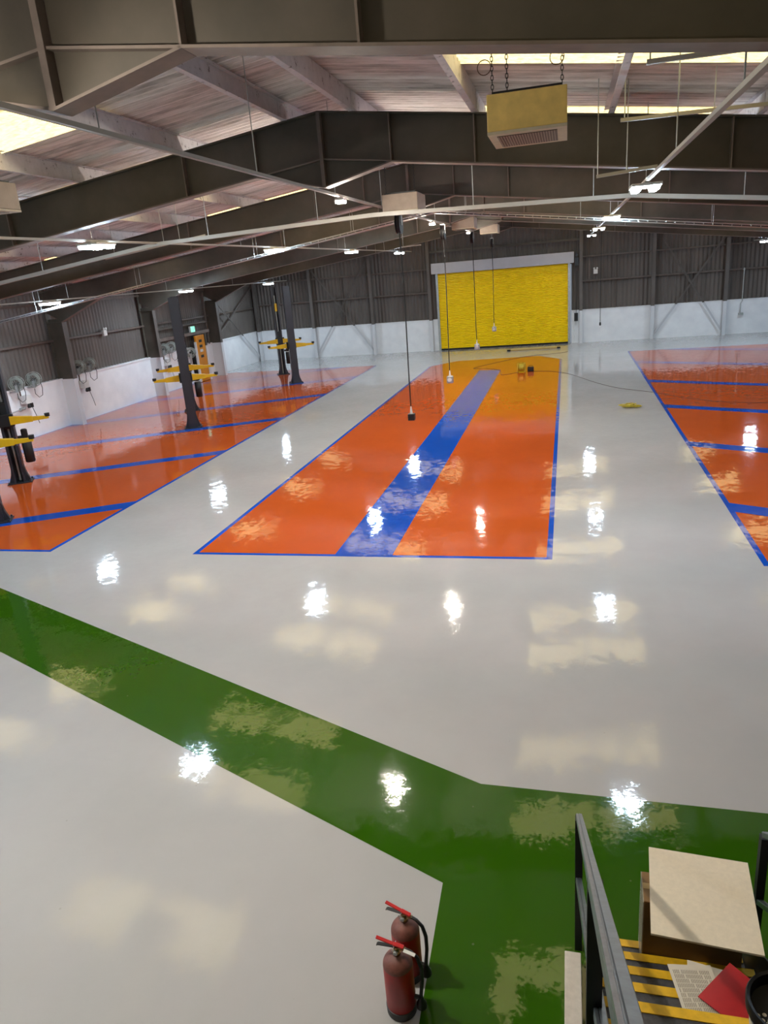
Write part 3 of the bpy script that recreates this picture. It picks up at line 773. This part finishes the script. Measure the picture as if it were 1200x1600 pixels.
cable([(-1.9,29.5),(-2.5,29.0),(-2.7,30.3),(-3.3,31.0),(-3.9,31.3),(-3.2,32.6),(-1.9,34.4),(-.5,35.0),(.0,35.4)], 'thin dark cable looping left of the yellow drum towards the shutter')

# ------------------------------------------------------------------ fire extinguishers
def extinguisher(dust, tagged):
    r = thing('fire_extinguisher', 'x', 'fire extinguisher', (0,0,0))
    R_ = .088
    prof = [(R_-.004,.055),(R_,.06),(R_,.36)]+[(R_*math.cos(a), .36+.075*math.sin(a)) for a in [PI/2*j/8 for j in range(1,8)]]+[(.024,.437),(.024,.45)]
    mb = MB().lathe(prof[:3],(0,0,0),36,m=0).lathe(prof[2:],(0,0,0),36,m=1)
    obj('cylinder', mb, [RED, RED_DUST], r, smooth=True)
    obj('base_ring', MB().lathe([(R_-.01,0),(R_+.002,.004),(R_+.003,.055),(R_-.006,.06)],(0,0,0),36), BLACK, r, smooth=True)
    obj('neck_valve', MB().lathe([(.026,.445),(.026,.46),(.017,.465),(.017,.49),(.022,.495),(.022,.515)],(0,0,0),16).bar((0,0,.50),(.055,0,.497),.02,.02), BRASS, r, smooth=True)
    obj('pressure_gauge', MB().lathe([(.014,-.035),(.014,-.018)],(0.0,0,.478),14,'y'), GALV, r)
    lv = MB(); lv.bar((-.14,0,.575),(-.02,0,.535),.022,.012).bar((-.02,0,.535),(.045,0,.515),.026,.016)
    obj('squeeze_lever', lv, LEVER_RED, r, bevel=.003)
    obj('carry_handle', MB().bar((-.13,0,.505),(0,0,.512),.022,.010).bar((-.13,0,.505),(-.14,0,.494),.022,.008), BLACK, r, bevel=.002)
    obj('safety_pin', MB().tube([(-.01,.025,.528),(-.01,-.025,.528)],.003,6).tube([(-.01+.012*math.cos(a),-.037,.528+.012*math.sin(a)) for a in [2*PI*j/12 for j in range(12)]],.002,5,closed=True), GALV, r)
    hp = [(.05,0,.498),(.085,-.005,.492),(.125,-.01,.45),(.145,-.012,.38),(.145,-.012,.28),(.135,-.01,.2),(.128,-.008,.14)]
    obj('discharge_hose', MB().tube(hp,.0115,8), BLACK, r, smooth=True)
    nz = obj('nozzle', MB().lathe([(.013,.14),(.017,.12),(.030,.09),(.032,.065),(.02,.06)],(.128,-.008,0),14), BLACK, r, smooth=True)
    obj('nozzle_clip', MB().box(.08,.13,-.014,.006,.12,.135), BLACK, r)
    obj('rating_label', MB().lathe([(R_+.0008,.31),(R_+.0008,.345)],(0,0,0),36), RED_DUST, r) if False else None
    if tagged:
        obj('service_tag', MB().bar((.05,-.02,.518),(.12,-.028,.50),.022,.003), WHITE_PL, r)
    for o in bpy.data.objects:
        if o.parent is r and o.name.split('.')[0] in ('neck_valve','pressure_gauge','squeeze_lever','carry_handle','safety_pin','service_tag','discharge_hose'):
            for v in o.data.vertices:
                if v.co.z > .445: v.co.z = .445+(v.co.z-.445)*.68
                if v.co.x < 0: v.co.x *= .85
    return r
e1 = extinguisher(1, True); e1.location = (-.968,3.055,.0015); e1.rotation_euler = (0,0,-.05)
e1['label'] = 'front red fire extinguisher with a white tag at the lever'; e1['group'] = 'fire extinguishers'
e2 = extinguisher(1, False); e2.location = (-.972,3.285,.0015); e2.rotation_euler = (0,0,-.22)
e2['label'] = 'rear red fire extinguisher standing behind the other one'; e2['group'] = 'fire extinguishers'

# ------------------------------------------------------------------ staircase with hand rails
NS, RR, GG, SX0, SX1 = 13, .19, .25, .13, 1.0
st = thing('staircase', 'dark steel staircase with yellow nosings descending to the green floor', 'stairs', (0,3.57,0))
for i in range(NS):
    z = .2+RR*i; y = -GG*i
    a = MB().box(SX0,SX1,y-.27,y-.005,z-.035,z-.002)
    tr = obj('tread', a, TREAD, st)
    obj('nosing', MB().box(SX0+.005,SX1-.005,y-.045,y+.004,z-.03,z+.003), NOSE, tr)
obj('landing', MB().box(SX0,SX1,-GG*NS-1.6,-GG*NS-.005,.2+RR*NS-.05,.2+RR*NS), TREAD, st)
for x in (SX0-.012, SX1+.002):
    z1 = .2+RR*(NS-1); y1 = -GG*(NS-1)
    obj('stringer', MB().prism([(.12,.003),(.12,.26),(y1,z1+.1),(y1-.9,z1+.3),(y1-.9,z1-.1),(-.2,.003)], x, x+.01, plane='yz'), STRINGER, st)
for x in (SX0+.03, SX1-.03):
    obj('landing_post', MB().box(x-.03,x+.03,-4.6,-4.54,.003,2.62), STRINGER, st)
def handrail(x, s, lab):
    r = thing('handrail', lab, 'handrail', (x,3.65,0))
    def chan(a, b, wd, dp):
        # rolled rail section: slightly crowned top with a shallow groove either side
        A = Vector(a); B = Vector(b); d = (B-A).normalized(); sd = Vector((1,0,0)); u = d.cross(sd)*-1
        if u.z < 0: u = -u
        h = wd/2; sec = [(-h,-dp),(-h,-.004),(-h*.86,0),(-h*.42,.001),(-h*.34,-.0025),(-h*.2,-.0025),(-h*.1,.001),(h*.86,.001),(h,-.004),(h,-dp)]
        mb = MB(); n = len(sec)
        for P in (A, B): mb.v += [tuple(P+sd*x+u*z) for x, z in sec]
        for i in range(n):
            j = (i+1) % n; mb.f.append((i,j,n+j,n+i)); mb.m.append(0)
        mb.f.append(tuple(range(n))[::-1]); mb.m.append(0); mb.f.append(tuple(range(n,2*n))); mb.m.append(0)
        return mb
    L = 3.5
    obj('top_rail', chan((0,.0,1.05),(.012,-L,1.05+.76*L),.036,.03), RAILM, r)
    obj('mid_rail', chan((0,.0,.57),(.045,-L,.57+.76*L),.036,.03), RAILM, r)
    for y in (0.0,-2.0):
        z0 = .003 if y == 0 else .2-.76*(y+.08)-.15
        dx = 0 if y == 0 else .010*s
        obj('post', MB().box(dx-.022,dx+.022,y-.03,y+.02,z0,1.05-.76*y-.03), STRINGER, r)
    return r
handrail(.064, 1, 'steel handrail on the left side of the stairs, running up to the camera')
handrail(1.075, -1, 'steel handrail on the right side of the stairs, cut by the picture edge')
tag(obj('timber_baulk', MB().box(-.02,.078,1.6,3.525,.003,.1), PLASTER, bevel=.004), 'white painted timber baulk lying on the green floor left of the stairs', 'timber')
tag(obj('panel_sheet', MB().box(1.16,1.18,2.6,3.25,.003,.9), SHUTTER_BOX), 'pale grey sheet standing outside the right handrail', 'sheet')
# carton with board
ct = thing('cardboard_box', 'tall brown cardboard box wrapped in film on the bottom stair', 'box', (.41,3.335,.203), rz=-.03)
obj('carton', MB().box(0,.52,0,.215,0,.565), CARTON, ct, bevel=.004)
obj('stretch_film', MB().box(-.004,.0,-.003,.218,.05,.56), FILM, ct)
obj('tape', MB().box(.0,.52,.09,.13,.5655,.5668), TAN, ct)
bd = obj('cream_board', MB().box(-.27,.27,-.31,.31,0,.012), BOARD, loc=(.718,3.40,.773), rz=-.08)
tag(bd, 'square cream board lying on top of the cardboard box', 'board')
# papers, folder, bucket, glass on the upper steps
pz = .7745
def sheet(name, c, rz, w_, l_, z, lab, mat, lines=0, th=.0015, tilt=0):
    r = thing(name, lab, 'paper' if lines or name == 'paper_sheet' else 'folder', (c[0],c[1],z), rz=rz)
    n = 8; mb = MB()
    hfun = lambda u, v: .006*math.sin(u*3.1+v*2)+(.012*(v-.6)**2 if v > .6 else 0)
    g = [[(w_*(i/n-.5), l_*(j/n-.5), .007+hfun(i/n, j/n)) for i in range(n+1)] for j in range(n+1)]
    for dz in (0, th):
        b0 = len(mb.v)
        for row in g: mb.v += [(x, y, zz+dz) for x, y, zz in row]
        for j in range(n):
            for i in range(n):
                q = b0+j*(n+1)+i; mb.f.append((q,q+1,q+n+2,q+n+1)); mb.m.append(0)
    obj('sheet' if lines or name == 'paper_sheet' else 'cover', mb, mat, r, smooth=True)
    if lines:
        tx = MB()
        for k in range(lines):
            x0 = w_*(-.42+.84*k/lines)
            for q in range(10):
                if (k*7+q*3) % 11 == 0: continue
                va, vb = .08+.083*q, .08+.083*q+.07
                pa = [(x0, l_*(v-.5), .0098+hfun(x0/w_+.5, v)) for v in (va, vb)]
                tx.face([pa[0], (pa[0][0]+.0028,pa[0][1],pa[0][2]), (pa[1][0]+.0028,pa[1][1],pa[1][2]), pa[1]])
        obj('print', tx, INK, r)
    return r
sheet('paper_sheet',(.612,2.80),.18,.21,.297,pz+.012,'printed white paper lying on a yellow edged stair tread',PAPER,22)
sheet('paper_sheet',(.668,2.845),-.12,.2,.25,pz-.003,'blank paper corner showing beneath the printed sheet',PAPER,0)
sheet('document_folder',(.765,2.805),-.72,.20,.27,pz+.024,'red folder lying across the printed paper on the stairs',FOLDER,0,.004)
bk = thing('paint_bucket', 'pale bucket with black rim and crumpled white rag at bottom right corner', 'bucket', (.865,2.43,.962))
obj('bucket_wall', MB().lathe([(.115,0),(.118,.01),(.142,.26),(.139,.26),(.112,.02),(.0001,.02)],(0,0,0),36), WHITE_PL, bk, smooth=True)
obj('rim', MB().lathe([(.137,.235),(.152,.24),(.155,.285),(.150,.295),(.138,.29),(.132,.20),(.137,.20)],(0,0,0),36), BLACK, bk, smooth=True)
obj('dregs', MB().lathe([(.134,.20),(.06,.208),(.0001,.204)],(0,0,0),30), RUBBER, bk, smooth=True)
rag = MB()
for k in range(9):
    a = k*2.3; rr_ = .012+.006*(k%5); 
    rag.lathe([(.0001,0),(.018+.003*(k%3),.008),(.014,.022),(.0001,.03)],(rr_*1.1*math.cos(a)-.072, rr_*1.1*math.sin(a)-.03,.206+.004*(k%3)),8)
obj('crumpled_rag', rag, PAPER, bk, smooth=True)
obj('handle_wire', MB().tube([(.15*math.cos(a), .15*math.sin(a), .255-.06*math.sin((a-PI)*1.0)*1) for a in [PI+PI*j/14 for j in range(15)]],.0025,6), GALV, bk)
jr = tag(obj('drinking_glass', MB().lathe([(.0001,0),(.032,0),(.036,.09),(.033,.09),(.029,.006),(.0001,.006)],(0,0,0),24), GLASS, loc=(.640,2.99,.585), smooth=True), 'clear drinking glass standing on a stair tread above the papers', 'glass')
cable_pts = [Vector(p) for p in ((.97,3.25,.42),(1.0,3.1,.5),(1.02,2.9,.62),(1.03,2.6,.9))]
tag(obj('thin_lead', MB().tube(cable_pts,.004,6), BLACK, smooth=True), 'thin black lead between the cardboard box and the bucket', 'cable')
